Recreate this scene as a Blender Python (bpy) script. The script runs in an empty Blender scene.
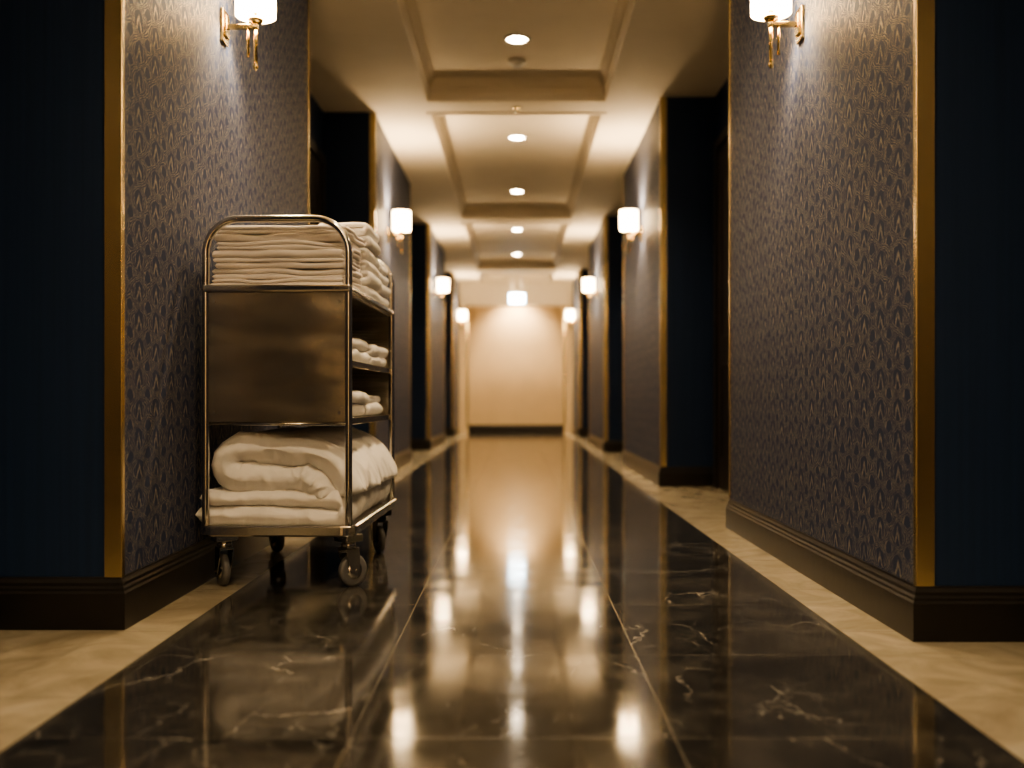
import bpy, bmesh, math, random
from mathutils import Vector, Matrix, noise
random.seed(7)
scene = bpy.context.scene
COL = scene.collection

# ------------------------------------------------------------------ helpers
class NT:
    def __init__(s,name):
        s.m=bpy.data.materials.new(name); s.m.use_nodes=True
        s.t=s.m.node_tree; s.b=s.t.nodes['Principled BSDF']; s.out=s.t.nodes['Material Output']
    def n(s,typ,**kw):
        x=s.t.nodes.new(typ)
        for k,v in kw.items(): setattr(x,k,v)
        return x
    def l(s,a,b): s.t.links.new(a,b)
    def math(s,op,a,b=None,c=None):
        x=s.n('ShaderNodeMath',operation=op)
        for i,v in enumerate((a,b,c)):
            if v is None: continue
            if isinstance(v,(int,float)): x.inputs[i].default_value=v
            else: s.l(v,x.inputs[i])
        return x.outputs[0]
    def mix(s,fac,a,b):
        x=s.n('ShaderNodeMix',data_type='RGBA')
        for sock,v in ((x.inputs[0],fac),(x.inputs[6],a),(x.inputs[7],b)):
            if isinstance(v,(int,float,tuple)): sock.default_value=v
            else: s.l(v,sock)
        return x.outputs[2]
    def ramp(s,fac,stops):
        x=s.n('ShaderNodeValToRGB'); r=x.color_ramp
        while len(r.elements)<len(stops): r.elements.new(0.5)
        for e,(p,c) in zip(r.elements,stops): e.position=p; e.color=c if isinstance(c,tuple) else (c,c,c,1)
        s.l(fac,x.inputs[0]); return x.outputs[0]
    def obj(s): return s.n('ShaderNodeTexCoord').outputs['Object']
    def noise(s,vec,scale,detail=4,rough=.5,dist=0):
        x=s.n('ShaderNodeTexNoise'); x.inputs['Scale'].default_value=scale
        x.inputs['Detail'].default_value=detail; x.inputs['Roughness'].default_value=rough
        x.inputs['Distortion'].default_value=dist
        s.l(vec,x.inputs['Vector']); return x
    def bump(s,h,strength=.3,dist=.01):
        x=s.n('ShaderNodeBump'); x.inputs['Strength'].default_value=strength; x.inputs['Distance'].default_value=dist
        s.l(h,x.inputs['Height']); s.l(x.outputs[0],s.b.inputs['Normal'])
    def set(s,**kw):
        for k,v in kw.items(): s.b.inputs[k.replace('_',' ')].default_value=v
        return s
    def sm(s,x,lo,hi):
        q=s.n('ShaderNodeMapRange',interpolation_type='SMOOTHSTEP'); s.l(x,q.inputs[0])
        q.inputs[1].default_value=lo; q.inputs[2].default_value=hi; return q.outputs[0]

def mapping(N,vec,scale,rot=(0,0,0)):
    m=N.n('ShaderNodeMapping'); m.inputs['Scale'].default_value=scale; m.inputs['Rotation'].default_value=rot; N.l(vec,m.inputs['Vector']); return m.outputs[0]

# ------------------------------------------------------------------ materials
def mat_plain(name,col,rough=.5,metal=0,nscale=None,namp=.15,bump=0):
    N=NT(name); N.set(Base_Color=col,Roughness=rough,Metallic=metal)
    if nscale:
        v=N.obj(); nz=N.noise(v,nscale,4)
        dark=tuple(c*(1-namp) for c in col[:3])+(1,); lite=tuple(min(1,c*(1+namp)) for c in col[:3])+(1,)
        N.l(N.mix(nz.outputs[0],dark,lite),N.b.inputs['Base Color'])
        if bump: N.bump(nz.outputs[0],bump,.005)
    return N.m

def mat_navy():
    N=NT('navy_wallcovering'); v=N.obj()
    s=N.noise(mapping(N,v,(60,60,.8)),1,3)
    N.l(N.mix(s.outputs[0],(.005,.017,.050,1),(.011,.030,.082,1)),N.b.inputs['Base Color'])
    N.set(Roughness=.55); N.b.inputs['Specular IOR Level'].default_value=.3; N.bump(s.outputs[0],.15,.002); return N.m

def mat_wallpaper():
    N=NT('damask_wallpaper'); v=N.obj()
    w=N.noise(v,10,3,.6)
    sx=N.n('ShaderNodeSeparateXYZ'); N.l(v,sx.inputs[0]); sw=N.n('ShaderNodeSeparateColor'); N.l(w.outputs['Color'],sw.inputs[0])
    wob=N.math('MULTIPLY',N.math('SUBTRACT',sw.outputs[0],.5),.22)
    wob2=N.math('MULTIPLY',N.math('SUBTRACT',sw.outputs[1],.5),.22)
    u=N.math('ADD',N.math('DIVIDE',sx.outputs[1],.16),wob)
    vv=N.math('ADD',N.math('DIVIDE',sx.outputs[2],.205),wob2)
    def asubf(a): return N.math('ABSOLUTE',N.math('SUBTRACT',N.math('FRACT',a),.5))
    cs=N.math('MULTIPLY',N.math('COSINE',N.math('MULTIPLY',vv,2*math.pi)),.5)
    A=asubf(N.math('ADD',u,cs)); B=asubf(N.math('SUBTRACT',u,cs))
    m=N.math('MINIMUM',A,B); M=N.math('MULTIPLY',A,B)
    ln=N.math('SUBTRACT',1,N.sm(N.math('ABSOLUTE',N.math('SUBTRACT',m,.045)),.013,.026))
    ln2=N.math('SUBTRACT',1,N.sm(N.math('ABSOLUTE',N.math('SUBTRACT',m,.150)),.016,.030))
    uu=asubf(N.math('MULTIPLY',u,2))
    st=asubf(N.math('ADD',N.math('MULTIPLY',vv,2),N.math('MULTIPLY',N.math('POWER',uu,.6),-1.7)))
    leaf=N.math('MULTIPLY',N.math('MULTIPLY',N.sm(M,.050,.065),N.sm(st,.35,.41)),N.sm(uu,.03,.06))
    bud=N.math('MULTIPLY',N.math('SUBTRACT',1,N.sm(uu,.03,.05)),N.sm(M,.055,.065))
    n2=N.noise(v,50,4,.7)
    brk=N.sm(n2.outputs[0],.38,.60)
    pat=N.math('MAXIMUM',N.math('MAXIMUM',ln,N.math('MULTIPLY',ln2,.75)),N.math('MAXIMUM',leaf,bud))
    pat=N.math('MULTIPLY',pat,N.math('ADD',.25,N.math('MULTIPLY',brk,.7)))
    gr=N.noise(mapping(N,v,(160,160,400)),1,2)
    base=N.mix(gr.outputs[0],(.014,.026,.070,1),(.032,.050,.112,1))
    gold=N.mix(n2.outputs[0],(.16,.145,.13,1),(.31,.275,.225,1))
    N.l(N.mix(pat,base,gold),N.b.inputs['Base Color'])
    N.l(N.math('SUBTRACT',.6,N.math('MULTIPLY',pat,.2)),N.b.inputs['Roughness'])
    N.l(N.math('MULTIPLY',pat,.3),N.b.inputs['Metallic'])
    N.b.inputs['Specular IOR Level'].default_value=.22
    N.bump(N.math('ADD',pat,N.math('MULTIPLY',gr.outputs[0],.3)),.25,.002); return N.m

def tilegrid(N,v,x0,y0,tx,ty,g):
    sx=N.n('ShaderNodeSeparateXYZ'); N.l(v,sx.inputs[0])
    a=N.math('DIVIDE',N.math('SUBTRACT',sx.outputs[0],x0),tx); b=N.math('DIVIDE',N.math('SUBTRACT',sx.outputs[1],y0),ty)
    def e(q,t):
        f=N.math('ABSOLUTE',N.math('SUBTRACT',N.math('FRACT',q),.5))
        return N.math('GREATER_THAN',f,.5-g/t)
    j=N.math('MAXIMUM',e(a,tx),e(b,ty))
    c=N.n('ShaderNodeCombineXYZ'); N.l(N.math('FLOOR',a),c.inputs[0]); N.l(N.math('FLOOR',b),c.inputs[1])
    wn=N.n('ShaderNodeTexWhiteNoise',noise_dimensions='3D'); N.l(c.outputs[0],wn.inputs['Vector'])
    return j,wn

def mat_marble():
    N=NT('dark_marble'); v=N.obj()
    j,wn=tilegrid(N,v,-1.09,.06,.72,.72,.0022)
    off=N.n('ShaderNodeVectorMath',operation='SCALE'); N.l(wn.outputs['Color'],off.inputs[0]); off.inputs['Scale'].default_value=30
    vo=N.n('ShaderNodeVectorMath',operation='ADD'); N.l(v,vo.inputs[0]); N.l(off.outputs[0],vo.inputs[1]); p=vo.outputs[0]
    big=N.noise(p,2.6,7,.65,1.0)
    wz=N.noise(p,4.0,5,.62)
    ws=N.n('ShaderNodeVectorMath',operation='SCALE'); N.l(wz.outputs['Color'],ws.inputs[0]); ws.inputs['Scale'].default_value=.20
    wp=N.n('ShaderNodeVectorMath',operation='ADD'); N.l(p,wp.inputs[0]); N.l(ws.outputs[0],wp.inputs[1]); q=wp.outputs[0]
    def crack(vec,scale,w):
        x=N.n('ShaderNodeTexVoronoi',feature='DISTANCE_TO_EDGE'); x.inputs['Scale'].default_value=scale; N.l(vec,x.inputs['Vector'])
        return N.math('SUBTRACT',1,N.math('MINIMUM',N.math('DIVIDE',x.outputs['Distance'],w),1))
    pa=mapping(N,q,(1,.45,1),(0,0,.8)); pb=mapping(N,q,(1,.4,1),(0,0,-.7))
    v1=crack(pa,2.1,.0075); v2=crack(pb,4.2,.012); v3=crack(q,10,.030)
    mask=N.ramp(N.noise(p,3.0,4,.6).outputs[0],[(.43,0.0),(.68,1.0)])
    mask2=N.ramp(N.noise(p,3.9,4,.6,.5).outputs[0],[(.43,0.0),(.70,1.0)])
    mask3=N.ramp(N.noise(p,3.9,3).outputs[0],[(.42,0.0),(.68,1.0)])
    vt=N.math('MULTIPLY',v1,mask)
    vt=N.math('ADD',vt,N.math('MULTIPLY',N.math('MULTIPLY',v2,mask2),.7))
    vt=N.math('MINIMUM',N.math('ADD',vt,N.math('MULTIPLY',N.math('MULTIPLY',v3,mask3),.33)),1)
    base=N.ramp(big.outputs[0],[(.35,(.013,.013,.0135,1)),(.50,(.027,.026,.0245,1)),(.70,(.070,.066,.059,1))])
    c=N.mix(N.math('MULTIPLY',vt,.8),base,(.34,.325,.30,1))
    c=N.mix(N.math('MULTIPLY',j,.6),c,(.13,.12,.10,1))
    N.l(c,N.b.inputs['Base Color'])
    r=N.ramp(N.noise(v,6,4).outputs[0],[(.3,.06),(.7,.12)])
    N.l(N.math('ADD',r,N.math('MULTIPLY',j,.15)),N.b.inputs['Roughness'])
    N.set(IOR=1.56)
    N.bump(N.noise(v,3,2).outputs[0],.05,.004)
    return N.m

def mat_beige():
    N=NT('cream_marble_border'); v=N.obj()
    j,wn=tilegrid(N,v,.0,.36,1.05,.72,.002)
    a=N.noise(v,3.5,7,.6,1.5)
    c=N.ramp(a.outputs[0],[(.3,(.25,.215,.155,1)),(.5,(.33,.295,.22,1)),(.7,(.41,.37,.29,1))])
    c=N.mix(N.math('MULTIPLY',j,.6),c,(.14,.11,.08,1))
    N.l(c,N.b.inputs['Base Color']); N.set(Roughness=.22); return N.m

def mat_brushed(name,col,rough,axis=(4,4,300),amp=.12,bump=.12,warp=0):
    N=NT(name); v=N.obj(); a=N.noise(mapping(N,v,axis),1,3); b=N.noise(v,5,4)
    N.l(N.mix(a.outputs[0],tuple(c*.82 for c in col[:3])+(1,),col),N.b.inputs['Base Color'])
    N.set(Metallic=1.0)
    N.l(N.math('ADD',rough-amp/2,N.math('MULTIPLY',b.outputs[0],amp)),N.b.inputs['Roughness'])
    if warp:
        wn=N.noise(mapping(N,v,(.5,1,1.5)),3.4,1.5)
        N.bump(N.math('ADD',N.math('MULTIPLY',a.outputs[0],.008),N.math('MULTIPLY',wn.outputs[0],warp)),1,.05)
    elif bump: N.bump(a.outputs[0],bump,.001)
    return N.m

def mat_cloth(name,c1,c2,ws=14,strength=.35):
    N=NT(name); v=N.obj()
    a=N.noise(v,ws,5,.55,.8); f=N.noise(v,420,2)
    N.l(N.mix(a.outputs[0],c1,c2),N.b.inputs['Base Color'])
    N.set(Roughness=.85,Sheen_Weight=.25)
    N.bump(N.math('ADD',a.outputs[0],N.math('MULTIPLY',f.outputs[0],.08)),strength,.012); return N.m

def mat_emit(name,col,strength):
    N=NT(name); N.set(Base_Color=(.8,.75,.65,1),Roughness=.4,Emission_Color=col,Emission_Strength=strength)
    return N.m

M_navy=mat_navy(); M_wp=mat_wallpaper(); M_marble=mat_marble(); M_beige=mat_beige()
M_ceil=mat_plain('ceiling_plaster',(.77,.68,.53,1),.7,0,4,.06)
M_end=mat_plain('cream_plaster_wall',(.74,.58,.37,1),.6,0,3,.08)
M_base=mat_plain('dark_walnut_baseboard',(.011,.010,.010,1),.33,0,14,.35,.1)
M_brass=mat_brushed('brushed_brass',(.80,.65,.38,1),.26,(12,12,3),.04,0)
M_brass2=mat_brushed('polished_brass',(.80,.60,.28,1),.2,(50,50,50),.08,0)
M_steel=mat_brushed('stainless_steel',(.72,.70,.66,1),.15,(30,30,30),.10,.03)
M_panel=mat_brushed('brushed_steel_panel',(.60,.55,.46,1),.22,(3,3,260),.08,.12,.42)
M_rubber=mat_plain('grey_rubber',(.13,.13,.13,1),.5,0,30,.2)
M_black=mat_plain('black_plastic',(.012,.012,.013,1),.45,0,20,.2)
M_door=mat_plain('dark_door_wood',(.016,.012,.010,1),.4,0,8,.3)
M_sheet=mat_cloth('cotton_sheet',(.76,.70,.66,1),(.85,.80,.76,1),10,.25)
M_towel=mat_cloth('terry_towel',(.76,.74,.71,1),(.86,.84,.82,1),60,.5)
M_duvet=mat_cloth('duvet_cotton',(.76,.74,.71,1),(.86,.84,.81,1),9,.6)
WARM=(1.0,.73,.43)
M_shade=mat_emit('glowing_glass_shade',(1,.70,.38,1),36)
M_lens=mat_emit('downlight_lens',(1,.80,.56,1),110)
M_exit=mat_emit('exit_sign_glow',(.62,.86,1,1),38)
M_white=mat_plain('white_plastic',(.7,.66,.58,1),.4,0,10,.05)

def finish(me,name,mats,smooth=False,parent=None):
    ob=bpy.data.objects.new(name,me); COL.objects.link(ob)
    for m in (mats if isinstance(mats,(list,tuple)) else [mats]): me.materials.append(m)
    if smooth:
        for p in me.polygons: p.use_smooth=True
    if parent: ob.parent=parent
    return ob

def bm_box(bm,x0,x1,y0,y1,z0,z1,mi=0,bevel=0,seg=2):
    vs=[bm.verts.new((x,y,z)) for x in (x0,x1) for y in (y0,y1) for z in (z0,z1)]
    fs=[]
    for q in ((0,1,3,2),(4,6,7,5),(0,4,5,1),(2,3,7,6),(0,2,6,4),(1,5,7,3)):
        f=bm.faces.new([vs[i] for i in q]); f.material_index=mi; fs.append(f)
    if bevel:
        es=list({e for f in fs for e in f.edges})
        bmesh.ops.bevel(bm,geom=es,offset=bevel,segments=seg,affect='EDGES',profile=.5)
    return fs

def box_obj(name,b,mat,parent=None,bevel=0):
    bm=bmesh.new(); bm_box(bm,*b,bevel=bevel)
    me=bpy.data.meshes.new(name); bmesh.ops.recalc_face_normals(bm,faces=bm.faces); bm.to_mesh(me); bm.free()
    return finish(me,name,mat,False,parent)

def bm_lathe(bm,prof,c,axis='Z',n=32,mi=0,closed=False):
    rings=[]
    for r,h in prof:
        ring=[]
        for i in range(n):
            a=2*math.pi*i/n; p=(r*math.cos(a),r*math.sin(a),h)
            if axis=='X': p=(p[2],p[0],p[1])
            if axis=='Y': p=(p[0],p[2],p[1])
            ring.append(bm.verts.new(Vector(p)+Vector(c)))
        rings.append(ring)
    pairs=list(zip(rings,rings[1:]))
    if closed: pairs.append((rings[-1],rings[0]))
    for a,b in pairs:
        for i in range(n):
            f=bm.faces.new((a[i],a[(i+1)%n],b[(i+1)%n],b[i])); f.smooth=True; f.material_index=mi
    if not closed:
        for r in (rings[0],rings[-1]):
            f=bm.faces.new(r); f.material_index=mi

def bm_tube(bm,pts,r,n=14,mi=0,closed=False):
    pts=[Vector(p) for p in pts]; m=len(pts); rings=[]; up=None
    for i,p in enumerate(pts):
        if closed: t=(pts[(i+1)%m]-pts[i-1]).normalized()
        else: t=(pts[min(i+1,m-1)]-pts[max(i-1,0)]).normalized()
        if up is None:
            up=Vector((0,0,1)) if abs(t.z)<.9 else Vector((0,1,0))
        up=(up-t*up.dot(t)).normalized(); s=t.cross(up)
        rings.append([bm.verts.new(p+(up*math.cos(2*math.pi*k/n)+s*math.sin(2*math.pi*k/n))*r) for k in range(n)])
    pr=list(zip(rings,rings[1:]))
    if closed: pr.append((rings[-1],rings[0]))
    for a,b in pr:
        for k in range(n):
            f=bm.faces.new((a[k],a[(k+1)%n],b[(k+1)%n],b[k])); f.smooth=True; f.material_index=mi
    if not closed:
        for rr in (rings[0],rings[-1]):
            f=bm.faces.new(rr); f.material_index=mi

def bm_obj(bm,name,mats,parent=None):
    bmesh.ops.recalc_face_normals(bm,faces=bm.faces)
    me=bpy.data.meshes.new(name); bm.to_mesh(me); bm.free()
    return finish(me,name,mats,False,parent)

def sweep(bm,path,prof,closed=False,mi=0):
    m=len(path); P=[Vector(p) for p in path]; rings=[]
    for i in range(m):
        d0=(P[i]-P[i-1]).normalized() if (closed or i>0) else None
        d1=(P[(i+1)%m]-P[i]).normalized() if (closed or i<m-1) else None
        if d0 is None: d0=d1
        if d1 is None: d1=d0
        n0=Vector((-d0.y,d0.x)); n1=Vector((-d1.y,d1.x)); b=(n0+n1)
        b=b/ max(1e-6,(1+n0.dot(n1)))
        rings.append([bm.verts.new((P[i].x+b.x*o,P[i].y+b.y*o,z)) for o,z in prof])
    pr=list(zip(rings,rings[1:]))
    if closed: pr.append((rings[-1],rings[0]))
    k=len(prof)
    for a,b in pr:
        for i in range(k):
            f=bm.faces.new((a[i],a[(i+1)%k],b[(i+1)%k],b[i])); f.material_index=mi
    if not closed:
        bm.faces.new(rings[0]); bm.faces.new(rings[-1])

def empty(name,loc=(0,0,0),rz=0):
    e=bpy.data.objects.new(name,None); e.location=loc; e.rotation_euler=(0,0,rz); COL.objects.link(e); e.empty_display_size=.1; return e

# ------------------------------------------------------------------ room
XL,XR=-1.30,1.25; RD=.47; XLo,XRo=XL-RD,XR+RD
ZC=3.38; YB=-3.2; YE=23.4; PER=5.68
MXL,MXR=-1.10,1.05
bm=bmesh.new(); bm_box(bm,MXL,MXR,YB,YE,-.1,0,0); bm_box(bm,XLo-.15,MXL,YB,YE,-.1,0,1); bm_box(bm,MXR,XRo+.15,YB,YE,-.1,0,1)
bm_obj(bm,'floor',[M_marble,M_beige])
box_obj('wall_left',(XLo-.15,XLo,YB,YE,0,ZC+.3),M_navy)
box_obj('wall_right',(XRo,XRo+.15,YB,YE,0,ZC+.3),M_navy)
box_obj('wall_back',(XLo-.15,XRo+.15,YB-.15,YB,0,ZC+.3),M_end)
box_obj('wall_end',(XLo-.15,XRo+.15,YE,YE+.15,0,ZC+.3),M_end)

left=[(3.28,6.22),(9.15,12.15),(14.95,17.9),(20.65,YE)]
right=[(3.12,5.86),(8.68,11.7),(14.3,17.3),(20.1,YE)]
left=[(-2.4,.45)]+left; right=[(-2.5,.3)]+right
BH=.17
bprof=[(0,0),(.022,0),(.022,.118),(.017,.126),(.017,.134),(.012,.142),(.012,.152),(.006,.163),(.004,BH),(0,BH)]
def pil(side,y0,y1,i):
    xi,xo=(XL,XLo) if side=='left' else (XR,XRo)
    last = y1>=YE-.01
    bm=bmesh.new(); bm_box(bm,min(xi,xo),max(xi,xo),y0,y1,0,ZC)
    for f in bm.faces:
        c=f.calc_center_median()
        f.material_index=1 if abs(c.x-xi)<.01 else 0
    bm_obj(bm,'wall_pilaster',[M_navy,M_wp])
    bm=bmesh.new()
    s=1 if side=='right' else -1
    ya=y0-.12; yb=y1+.12
    path=[(xo,max(ya,YB)),(xo,y0),(xi,y0),(xi,y1)]+([] if last else [(xo,y1),(xo,yb)])
    if side=='right':
        sweep(bm,path,bprof)
    else:
        sweep(bm,path,[(-o,z) for o,z in bprof])
    bm_obj(bm,'baseboard_'+side,M_base)
    for k,yc in enumerate((y0,y1)):
        if last and k==1: continue
        sg=-1 if k==0 else 1
        # one continuous L-shaped brass corner bead
        bm=bmesh.new()
        w=.050; t=.008; r=.003
        P=[(xi+s*w,yc),(xi+s*w,yc+sg*t),(xi-s*(t-r),yc+sg*t),(xi-s*(t-r*.3),yc+sg*(t-r*.3)),(xi-s*t,yc+sg*(t-r)),(xi-s*t,yc-sg*.014),(xi,yc-sg*.014),(xi,yc)]
        lo=[bm.verts.new((x,y,BH)) for x,y in P]; hi=[bm.verts.new((x,y,ZC)) for x,y in P]
        for q in range(len(P)): bm.faces.new((lo[q],lo[(q+1)%8],hi[(q+1)%8],hi[q]))
        bm.faces.new(lo); bm.faces.new(hi)
        bm_obj(bm,'trim_corner',M_brass)
for i,(a,b) in enumerate(left): pil('left',a,b,i)
for i,(a,b) in enumerate(right): pil('right',a,b,i)

def door(side,y0,y1,k):
    xo=XLo if side=='left' else XRo; s=-1 if side=='right' else 1
    H=2.86
    e=empty('door_%d'%k,(xo,0,0))
    bm=bmesh.new()
    def bx(xa,xb,*r,bv=.004): a,b=sorted((s*xa,s*xb)); bm_box(bm,a,b,*r,bevel=bv,seg=1)
    bx(0,.045,y0,y0+.09,0,H+.09); bx(0,.045,y1-.09,y1,0,H+.09); bx(0,.045,y0+.09,y1-.09,H,H+.09)
    bm_obj(bm,'frame',M_door,e)
    bm=bmesh.new(); bx(.0,.02,y0+.09,y1-.09,.005,H)
    for za,zb in ((.25,1.05),(1.25,2.6)):
        bx(.02,.028,y0+.24,y1-.24,za,za+.03); bx(.02,.028,y0+.24,y1-.24,zb-.03,zb)
        bx(.02,.028,y0+.24,y0+.27,za+.03,zb-.03); bx(.02,.028,y1-.27,y1-.24,za+.03,zb-.03)
    bm_obj(bm,'leaf',M_door,e)
    bm=bmesh.new(); yy=y0+.16
    bm_lathe(bm,[(.026,0),(.026,s*.008),(.01,s*.01),(.01,s*.05)],(s*.02,yy,1.08),'X',20)
    bm_tube(bm,[(s*.066,yy-.01,1.08),(s*.066,yy+.12,1.08)],.009)
    bm_obj(bm,'handle',M_brass2,e)
k=1
for side,arr in (('left',left),('right',right)):
    for (a0,a1),(b0,b1) in zip(arr,arr[1:]):
        door(side,b0-1.32,b0-.14,k); k+=1

# ------------------------------------------------------------------ ceiling with trays
TX0,TX1=-.80,.79; TD=.17
bounds=[(-2.15,3.05)]+[(3.5+PER*i,8.77+PER*i) for i in range(3)]+[(20.55,22.3)]
bm=bmesh.new()
bm_box(bm,XLo-.15,TX0,YB,YE,ZC,ZC+.3); bm_box(bm,TX1,XRo+.15,YB,YE,ZC,ZC+.3)
ys=[YB]+[v for b in bounds for v in b]+[YE]
for i in range(0,len(ys),2): bm_box(bm,TX0,TX1,ys[i],ys[i+1],ZC,ZC+.3)
for a,b in bounds:
    bm_box(bm,TX0,TX1,a,b,ZC+TD,ZC+.3)
bm_obj(bm,'ceiling',M_ceil)
mp=[(0,ZC-.012),(-.035,ZC-.012),(-.035,ZC),(0,ZC)]
for i,(a,b) in enumerate(bounds):
    bm=bmesh.new()
    path=[(TX0,a),(TX1,a),(TX1,b),(TX0,b)]
    sweep(bm,path,mp,True)
    sweep(bm,path,[(0,ZC-.012),(.014,ZC-.012),(.018,ZC+.02),(.03,ZC+.05),(.03,ZC+.10),(.045,ZC+.105),(.06,ZC+.14),(.085,ZC+TD),(0,ZC+TD)],True)
    bm_obj(bm,'trim_ceiling_tray',M_ceil)
box_obj('trim_header',(XL,XR,22.35,22.6,2.86,ZC),M_ceil)
bm=bmesh.new(); sweep(bm,[(XL,YE),(XR,YE)],[(-o,z) for o,z in bprof])
bm_obj(bm,'baseboard_end',M_base)
for xa,xb in ((XL,XL+.19),(XR-.19,XR)):
    bm=bmesh.new(); bm_box(bm,xa,xb,22.35,22.6,0,2.86,0,.006)
    bm_obj(bm,'trim_end_jamb',M_end)
    xx=xb if xa==XL else xa
    box_obj('trim_corner',(xx-.02,xx+.02,22.335,22.35,BH,2.86),M_brass)

# ------------------------------------------------------------------ lights / fixtures
def point(name,loc,e,r,parent=None,col=WARM):
    L=bpy.data.lights.new(name,'POINT'); L.energy=e; L.color=col; L.shadow_soft_size=r
    o=bpy.data.objects.new(name,L); o.location=loc; COL.objects.link(o)
    if parent: o.parent=parent
    return o
def spot(name,loc,e,ang,blend,r,parent=None,col=WARM):
    L=bpy.data.lights.new(name,'SPOT'); L.energy=e; L.color=col; L.shadow_soft_size=r; L.spot_size=math.radians(ang); L.spot_blend=blend
    o=bpy.data.objects.new(name,L); o.location=loc; COL.objects.link(o)
    if parent: o.parent=parent
    return o

SC_E=145
def sconce(side,y):
    xi=XL if side=='left' else XR; s=1 if side=='left' else -1
    off=.145 if side=='left' else .135
    zc=.75+1.79
    e=empty('wall_sconce',(xi,y,zc))
    bm=bmesh.new()
    a,b=sorted((0,s*.014)); bm_box(bm,a,b,-.045,.045,-.215,-.07,bevel=.004)
    a,b=sorted((s*.014,s*.024)); bm_box(bm,a,b,-.025,.025,-.19,-.095,bevel=.003)
    bm_box(bm,*sorted((s*.02,s*(off+.012))),-.011,.011,-.152,-.130,bevel=.003)
    bm_tube(bm,[(s*off,0,-.31),(s*off,0,-.10)],.009)
    bm_tube(bm,[(s*(off-.034),0,-.275),(s*(off-.034),0,-.12)],.007)
    bm_lathe(bm,[(.002,-.335),(.011,-.325),(.013,-.315),(.007,-.305),(.010,-.30)],(s*off,0,0),'Z',16)
    bm_lathe(bm,[(.009,-.128),(.03,-.12),(.034,-.112),(.034,-.104),(.012,-.100)],(s*off,0,0),'Z',24)
    bm_lathe(bm,[(.010,-.10),(.010,-.05)],(s*off,0,0),'Z',16)
    bm_obj(bm,'bracket',M_brass2,e)
    bm=bmesh.new()
    bm_lathe(bm,[(.086,-.095),(.088,-.095),(.090,.095),(.086,.095)],(s*off,0,0),'Z',40,closed=True)
    bm_obj(bm,'glass_shade',M_shade,e)
    bm=bmesh.new()
    for a in (math.pi/2,1.5*math.pi):
        bm_tube(bm,[(s*off,0,-.092),(s*off+.086*math.cos(a),.086*math.sin(a),-.092)],.0018,8)
    bm_obj(bm,'shade_spider',M_brass2,e)
    point('bulb',(s*off,0,.02),SC_E,.06,e)
for y in (-1.3,4.42,10.0,15.6,21.1):
    sconce('left',y); sconce('right',y-.03)

def downlight(y,z,e,ang=120):
    p=empty('ceiling_downlight',(0,y,z))
    bm=bmesh.new()
    bm_lathe(bm,[(.076,0),(.104,0),(.107,-.004),(.102,-.010),(.080,-.012),(.076,-.004)],(0,0,0),'Z',40,closed=True)
    bm_obj(bm,'trim_ring',M_white,p)
    bm=bmesh.new(); bm_lathe(bm,[(.001,-.003),(.0755,-.003),(.0755,0)],(0,0,0),'Z',32)
    bm_obj(bm,'lens',M_lens,p)
    spot('lamp',(0,0,-.03),e,ang,.8,.05,p)
for y in (2.15,5.0,7.75,10.65,13.4,16.4,19.2,21.6):
    downlight(y,ZC+TD,200 if y>3 else 170)
downlight(-.6,ZC+TD,300,150); downlight(-2.75,ZC,270,150)  # unseen lamps added behind the camera to brighten cart front, brass and back wall
downlight(22.98,ZC,420)

p=empty('smoke_detector',(0,8.25,ZC+TD))
bm=bmesh.new(); bm_lathe(bm,[(.07,0),(.072,-.018),(.06,-.03),(.045,-.034),(.04,-.05),(.02,-.056),(.002,-.056)],(0,0,0),'Z',32); bm_obj(bm,'housing',M_white,p)
p=empty('fire_sprinkler',(0,9.0,ZC))
bm=bmesh.new(); bm_lathe(bm,[(.035,0),(.033,-.006),(.010,-.010),(.008,-.03),(.022,-.032),(.022,-.035),(.002,-.036)],(0,0,0),'Z',24); bm_obj(bm,'head',M_brass2,p)
p=empty('exit_sign',(0,21.9,2.97))
box_obj('housing',(-.18,.18,-.015,.05,-.12,.12),M_white,p,.008)
box_obj('lit_face',(-.165,.165,-.026,-.018,-.105,.105),M_exit,p)
bm=bmesh.new(); bm_tube(bm,[(-.1,.015,.11),(-.1,.015,ZC-2.97+TD)],.008); bm_tube(bm,[(.1,.015,.11),(.1,.015,ZC-2.97+TD)],.008); bm_obj(bm,'hanger',M_white,p)

# ------------------------------------------------------------------ housekeeping cart
CX,CY=-.950,3.96
ROT=math.radians(-1.5)
cart=empty('housekeeping_linen_cart',(CX,CY,0),ROT)
W=.585; D=1.12; hw=W/2-.008
def arch(bm,y,r=.0145,top=1.468,cr=.135):
    pts=[(-hw,y,.22)]
    z1=top-cr
    for k in range(6): pts.append((-hw,y,.22+(z1-.22)*(k+1)/6))
    for k in range(1,13):
        a=math.pi-(math.pi/2)*k/12; pts.append((-hw+cr+cr*math.cos(a),y,z1+cr*math.sin(a)))
    for k in range(1,5): pts.append((-hw+cr+(2*hw-2*cr)*k/5,y,top))
    for k in range(0,13):
        a=math.pi/2-(math.pi/2)*k/12; pts.append((hw-cr+cr*math.cos(a),y,z1+cr*math.sin(a)))
    for k in range(6): pts.append((hw,y,z1-(z1-.22)*(k+1)/6))
    bm_tube(bm,pts,r,16)
bm=bmesh.new(); arch(bm,.0); arch(bm,D); bm_obj(bm,'tubular_frames',M_steel,cart)
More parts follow.
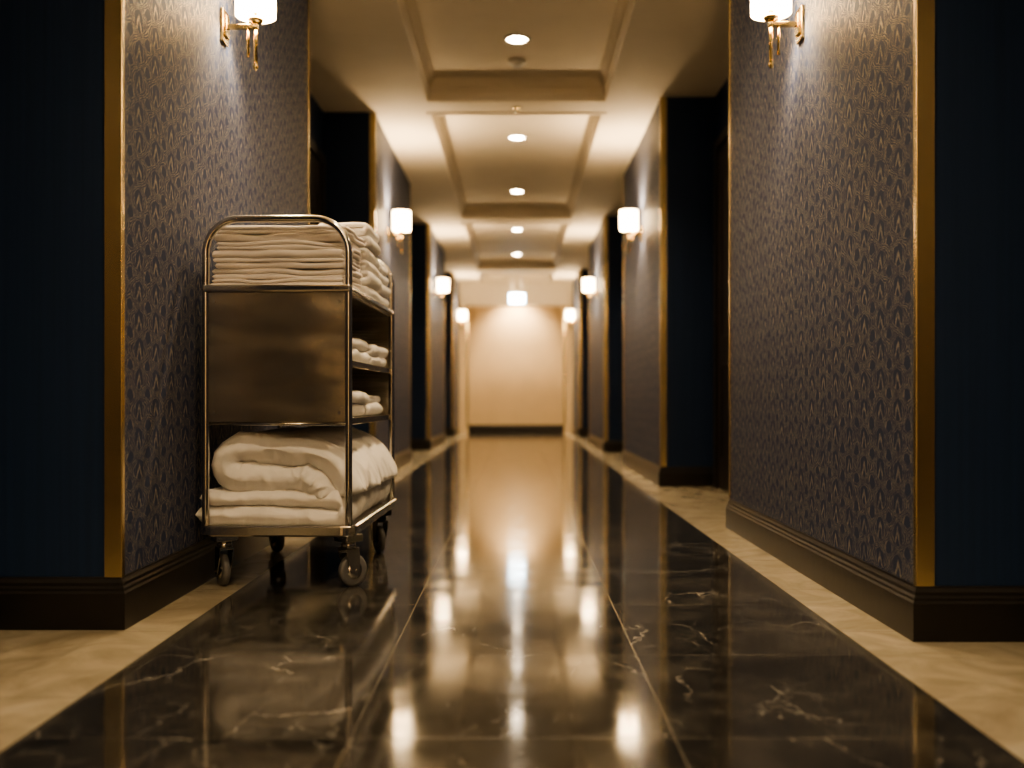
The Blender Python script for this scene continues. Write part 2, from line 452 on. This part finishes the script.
def shelf(z,name,lip=.03):
    bm=bmesh.new()
    bm_box(bm,-hw+.010,hw-.010,.012,D-.012,z-.012,z,bevel=.002,seg=1)
    for a in ((-hw+.004,hw-.004,.004,.014),(-hw+.004,hw-.004,D-.014,D-.004)):
        bm_box(bm,a[0],a[1],a[2],a[3],z-lip+.004,z+.006,bevel=.002,seg=1)
    for sx in (-1,1):
        a,b=sorted((sx*(hw-.004),sx*(hw-.014)))
        bm_box(bm,a,b,.014,D-.014,z-lip+.004,z+.006,bevel=.002,seg=1)
    return bm_obj(bm,name,M_steel,cart)
shelf(1.195,'top_shelf'); shelf(.905,'shelf_upper',.026); shelf(.672,'shelf_lower',.026)
bm=bmesh.new(); bm_box(bm,-hw-.012,hw+.012,-.022,.014,1.176,1.206,bevel=.008,seg=3)
bm_box(bm,hw-.004,hw+.016,-.01,D+.01,1.180,1.204,bevel=.006,seg=3)
bm_box(bm,-hw-.016,-hw+.004,-.01,D+.01,1.180,1.204,bevel=.006,seg=3)
bm_box(bm,-hw-.012,hw+.012,D-.014,D+.022,1.176,1.206,bevel=.008,seg=3)
bm_obj(bm,'top_rim',M_steel,cart)
bm=bmesh.new()
bm_box(bm,-hw+.012,hw-.012,-.006,.004,.662,1.178,bevel=.002,seg=1)
bm_box(bm,-hw+.012,hw-.012,D-.004,D+.006,.662,1.178,bevel=.002,seg=1)
bm_obj(bm,'end_panels',M_panel,cart)
bm=bmesh.new()
for yy in (0,D):
    bm_tube(bm,[(-hw,yy,.655),(hw,yy,.655)],.006)
for sx in (-1,1):
    for zz in (.7,1.14):
        bm_lathe(bm,[(.006,-.010),(.005,-.007),(.005,-.004)],(sx*(hw-.035),0,zz),'Y',12)
bm_obj(bm,'panel_fittings',M_steel,cart)
def rrect(hx,y0,y1,r,n=8):
    P=[]
    for cx,cy,a0 in ((hx-r,y0+r,-90),(hx-r,y1-r,0),(-hx+r,y1-r,90),(-hx+r,y0+r,180)):
        for k in range(n+1):
            a=math.radians(a0+90*k/n); P.append((cx+r*math.cos(a),cy+r*math.sin(a)))
    return P
bm=bmesh.new()
P=rrect(W/2+.014,-.024,D+.024,.05)
sweep(bm,P,[(0,.212),(-.006,.218),(-.006,.248),(0,.254),(.012,.254),(.012,.212)],True)
lo=[bm.verts.new((x*.985,.5*D+(y-.5*D)*.99,.226)) for x,y in P]; hi=[bm.verts.new((v.co.x,v.co.y,.240)) for v in lo]
bm.faces.new(lo[::-1]); bm.faces.new(hi)
for i in range(len(P)): bm.faces.new((lo[i],lo[(i+1)%len(P)],hi[(i+1)%len(P)],hi[i]))
bm_obj(bm,'deck',M_steel,cart)
def caster(x,y,nm,yaw=0,mat=None):
    c=empty(nm,(x,y,0),yaw); c.parent=cart
    R=.065
    bm=bmesh.new(); bm_lathe(bm,[(.030,-.014),(.052,-.016),(R-.003,-.012),(R,-.006),(R,.006),(R-.003,.012),(.052,.016),(.030,.014)],(0,0.02,R),'X',40); bm_obj(bm,'tyre',M_rubber,c)
    bm=bmesh.new(); bm_lathe(bm,[(.012,-.019),(.034,-.017),(.034,.017),(.012,.019)],(0,.02,R),'X',28)
    bm_lathe(bm,[(.007,-.032),(.007,.032)],(0,.02,R),'X',12); bm_obj(bm,'hub',M_steel,c)
    bm=bmesh.new()
    for sx in (-1,1):
        a,b=sorted((sx*.024,sx*.028))
        pr=[(-.030,.158),(.032,.158),(.036,.12),(.034,.055),(.026,.046),(.014,.046),(.004,.055),(-.026,.12)]
        A=[bm.verts.new((a,py,pz)) for py,pz in pr]; B=[bm.verts.new((b,py,pz)) for py,pz in pr]
        bm.faces.new(A); bm.faces.new(B)
        for i in range(len(pr)): bm.faces.new((A[i],A[(i+1)%8],B[(i+1)%8],B[i]))
    bm_box(bm,-.028,.028,-.030,.034,.150,.160,bevel=.002,seg=1)
    bm_lathe(bm,[(.028,.160),(.030,.168),(.026,.182),(.020,.184)],(0,0,0),'Z',28)
    bm_box(bm,-.045,.045,-.04,.04,.184,.2145,bevel=.003,seg=1)
    bm_obj(bm,'fork',M_steel if mat is None else mat,c)
caster(-hw+.055,.06,'caster_1',.6); caster(hw-.012,.06,'caster_2',-.75)
caster(-hw+.035,D-.16,'caster_3',.7,M_black); caster(hw-.030,D-.16,'caster_4',.5,M_black)

# ------------------------------------------------------------------ linens
def folded(bm,ends,ts,ext,place,seed=0,amp=.004,nscale=6,nv=26,edge=None,nu=16,fill=.95,wr=.0):
    z=0; zs=[]
    for t in ts: zs.append(z+t/2); z+=t
    path=[]
    n=len(ts)
    for i in range(n):
        u0,u1=ends[i]; fwd=(i%2==0)
        a,b=(u0,u1) if fwd else (u1,u0)
        sa=1 if fwd else -1
        for k in range(nu+1):
            f=k/nu; path.append((a+(b-a)*f,zs[i],ts[i]/2*fill))
        if i<n-1:
            r=(zs[i+1]-zs[i])/2; cz=(zs[i+1]+zs[i])/2
            nb=ends[i+1][1] if fwd else ends[i+1][0]
            for k in range(1,8):
                an=-math.pi/2+math.pi*k/8
                f=k/8
                path.append((b+(nb-b)*f+sa*r*math.cos(an),cz+r*math.sin(an),(ts[i]*(1-f)+ts[i+1]*f)/2*fill))
    m=len(path)
    prs=[]
    for i,(u,zz,h) in enumerate(path):
        if i==0: d=Vector((path[1][0]-u,path[1][1]-zz))
        elif i==m-1: d=Vector((u-path[i-1][0],zz-path[i-1][1]))
        else: d=Vector((path[i+1][0]-path[i-1][0],path[i+1][1]-path[i-1][1]))
        d.normalize(); prs.append((u,zz,h,Vector((-d.y,d.x)),d))
    first,last=prs[0],prs[-1]
    pre=[];post=[]
    for a in (15,45,70):
        s=math.sin(math.radians(a)); c=math.cos(math.radians(a))
        u,zz,h,nn,d=first; pre.append((u-d.x*h*c,zz-d.y*h*c,h*s,nn,d))
        u,zz,h,nn,d=last; post.insert(0,(u+d.x*h*c,zz+d.y*h*c,h*s,nn,d))
    prs=pre+prs+post; m=len(prs)
    v0,v1=ext; hmax=max(ts)/2; e=edge if edge else hmax
    vs=[]
    for a in (0,12,30,55,80): vs.append((v0+e*(a/90)**1.6, max(.12,math.sin(math.radians(a)))))
    inner=[(v0+e+(v1-v0-2*e)*k/nv,1) for k in range(nv+1)]
    tail=[(v0+v1-v,s) for v,s in vs][::-1]
    secs=vs+inner+tail
    rings=[]
    sd=Vector((seed*7.3,seed*3.1,seed*1.7))
    def P(u,v,zz):
        q=Vector((u,v,zz))
        d=noise.noise_vector(q*nscale+sd)*amp
        if wr:
            def rdg(x,y,z): return max(0,1-abs(noise.noise(Vector((x,y,z))+sd))*5)
            w=rdg(u*6+v*5,v*4-u*3,zz*9)+.6*rdg(u*3-v*9,v*7+u*9,zz*12+4)
            d+=Vector((0,0,1))*w*wr
            w2=rdg(v*9+zz*7,zz*6-v*4,u*4+9)+.5*rdg(v*15,zz*16+v*6,u*4)
            d+=Vector((1 if u>0 else -1,0,0))*w2*wr + Vector((0,-1,0))*rdg(u*9+zz*8,zz*9-u*5,v*3+2)*wr*.8
        k=min(1,zz/.02) if zz<.02 else 1
        return place(u+d.x,v+d.y,max(0,zz+d.z*k))
    for v,s in secs:
        o=[];inn=[]
        for i,(u,zz,h,nn,d) in enumerate(prs):
            jit=noise.noise(Vector((u*9,zz*25,v*2+seed*5)))*amp*1.2
            c=(v0+v1)/2; vj=v+jit*(abs(v-c)/((v1-v0)/2))
            o.append(bm.verts.new(P(u+nn.x*h*s,vj,zz+nn.y*h*s)))
            inn.append(bm.verts.new(P(u-nn.x*h*s,vj,zz-nn.y*h*s)))
        rings.append((o,inn))
    for (o1,i1),(o2,i2) in zip(rings,rings[1:]):
        for k in range(m-1):
            bm.faces.new((o1[k],o1[k+1],o2[k+1],o2[k])); bm.faces.new((i1[k+1],i1[k],i2[k],i2[k+1]))
        bm.faces.new((o1[0],o2[0],i2[0],i1[0])); bm.faces.new((o1[-1],i1[-1],i2[-1],o2[-1]))
    for o,i in (rings[0],rings[-1]):
        for k in range(m-1): bm.faces.new((o[k],o[k+1],i[k+1],i[k]))

def cloth_obj(bm,name,mats):
    o=bm_obj(bm,name,mats)
    for p in o.data.polygons: p.use_smooth=True
    o.location=(CX,CY,0); o.rotation_euler=(0,0,ROT)
    return o

def stack(bm,x0,x1,y0,y1,z0,items,mode='y',seed=0,amp=.003,fill=.93,jx=.012):
    rnd=random.Random(seed); z=z0
    for q,(nl,t) in enumerate(items):
        dx=rnd.uniform(-jx,jx); dy=rnd.uniform(-jx,jx)*.6; sh=rnd.uniform(-.4,.6)*jx
        zb=z
        if mode=='y':
            ends=[(y0+dy+t*.6+rnd.uniform(0,.006),y1+dy-t*.6-rnd.uniform(0,.008)) for _ in range(nl)]
            ext=(x0+dx+abs(sh),x1+dx-abs(sh))
            pl=lambda u,v,zz,zb=zb: Vector((v,u,zb+zz))
        else:
            ends=[(x0+dx+t*.6+rnd.uniform(0,.006),x1+dx-t*.6-rnd.uniform(0,.008)) for _ in range(nl)]
            ext=(y0+dy+abs(sh),y1+dy-abs(sh))
            pl=lambda u,v,zz,zb=zb: Vector((u,v,zb+zz))
        tt=[t*rnd.uniform(.85,1.15) for _ in range(nl)]
        folded(bm,ends,tt,ext,pl,seed=seed+q*1.37,amp=amp,fill=fill,nscale=7)
        z+=sum(tt)*.985
    return z

bm=bmesh.new()
stack(bm,-.268,.262,.035,.43,1.202,[(2,.0165),(2,.020),(1,.024),(3,.0155),(2,.018),(1,.030),(2,.0165)],'y',3,.011,.95,.011)
cloth_obj(bm,'folded_bed_sheets',M_sheet)
bm=bmesh.new()
stack(bm,.05,.275,.47,.78,1.202,[(2,.028),(2,.029),(2,.027),(2,.030),(2,.028),(2,.026)],'x',11,.008,.95,.010)
stack(bm,-.25,.268,.82,1.08,1.202,[(2,.026),(2,.027),(2,.024),(2,.028)],'x',15,.008,.95,.010)
stack(bm,-.26,.02,.47,.78,1.202,[(2,.026),(2,.027),(2,.026)],'x',12,.006,.95,.006)
cloth_obj(bm,'bath_towel_stacks',M_towel)
bm=bmesh.new()
stack(bm,-.20,.262,.15,.62,.912,[(2,.028),(2,.026)],'x',21,.014,.95,.016)
stack(bm,-.20,.262,.66,1.05,.912,[(2,.022),(2,.024)],'x',24,.012,.95,.012)
cloth_obj(bm,'hand_towel_pile',M_towel)
bm=bmesh.new()
stack(bm,-.20,.258,.12,.55,.679,[(2,.030),(2,.030)],'x',31,.014,.95,.016)
stack(bm,-.20,.258,.60,1.00,.679,[(2,.028),(2,.022)],'x',34,.012,.95,.012)
cloth_obj(bm,'bath_mat_pile',M_towel)

# duvet
bm=bmesh.new()
folded(bm,[(-.305,.225),(-.285,.215)],[.070,.072],(.040,D-.04),lambda u,v,z:Vector((u,v,.243+z)),seed=5,amp=.018,nscale=4.5,nv=110,edge=.05,nu=50,fill=1.0,wr=.007)
XCC=.075
def drape(u,v,z):
    x=-u; zz=.376+z
    if x>XCC:
        Rm=.150; th=min((x-XCC)/Rm,1.45); rad=(zz-.345)
        rad*= .93
        return Vector((XCC+rad*math.sin(th)*1.04,v,.345+rad*math.cos(th)+ (zz-.345-rad)*math.cos(th)))
    return Vector((x,v,zz))
folded(bm,[(-.255,.170),(-.275,.165)],[.112,.116],(.034,D-.05),drape,seed=8,amp=.018,nscale=4.0,nv=110,edge=.07,nu=60,fill=1.03,wr=.011)
cloth_obj(bm,'folded_duvet',M_duvet)

# ------------------------------------------------------------------ world / camera
w=bpy.data.worlds.new('World'); scene.world=w; w.use_nodes=True
w.node_tree.nodes['Background'].inputs[0].default_value=(.5,.6,.8,1); w.node_tree.nodes['Background'].inputs[1].default_value=.0
cam=bpy.data.cameras.new('camera'); co=bpy.data.objects.new('camera',cam); COL.objects.link(co)
co.location=(0,0,.75); co.rotation_euler=(math.pi/2,0,0)
cam.sensor_width=36; cam.lens=35.156; cam.shift_x=-5/1024; cam.shift_y=16/1024
cam.clip_end=100; cam.clip_start=.05
cam.dof.use_dof=True; cam.dof.focus_distance=3.9; cam.dof.aperture_fstop=1.2
scene.camera=co
scene.view_settings.view_transform='AgX'
scene.view_settings.look='AgX - Medium High Contrast'
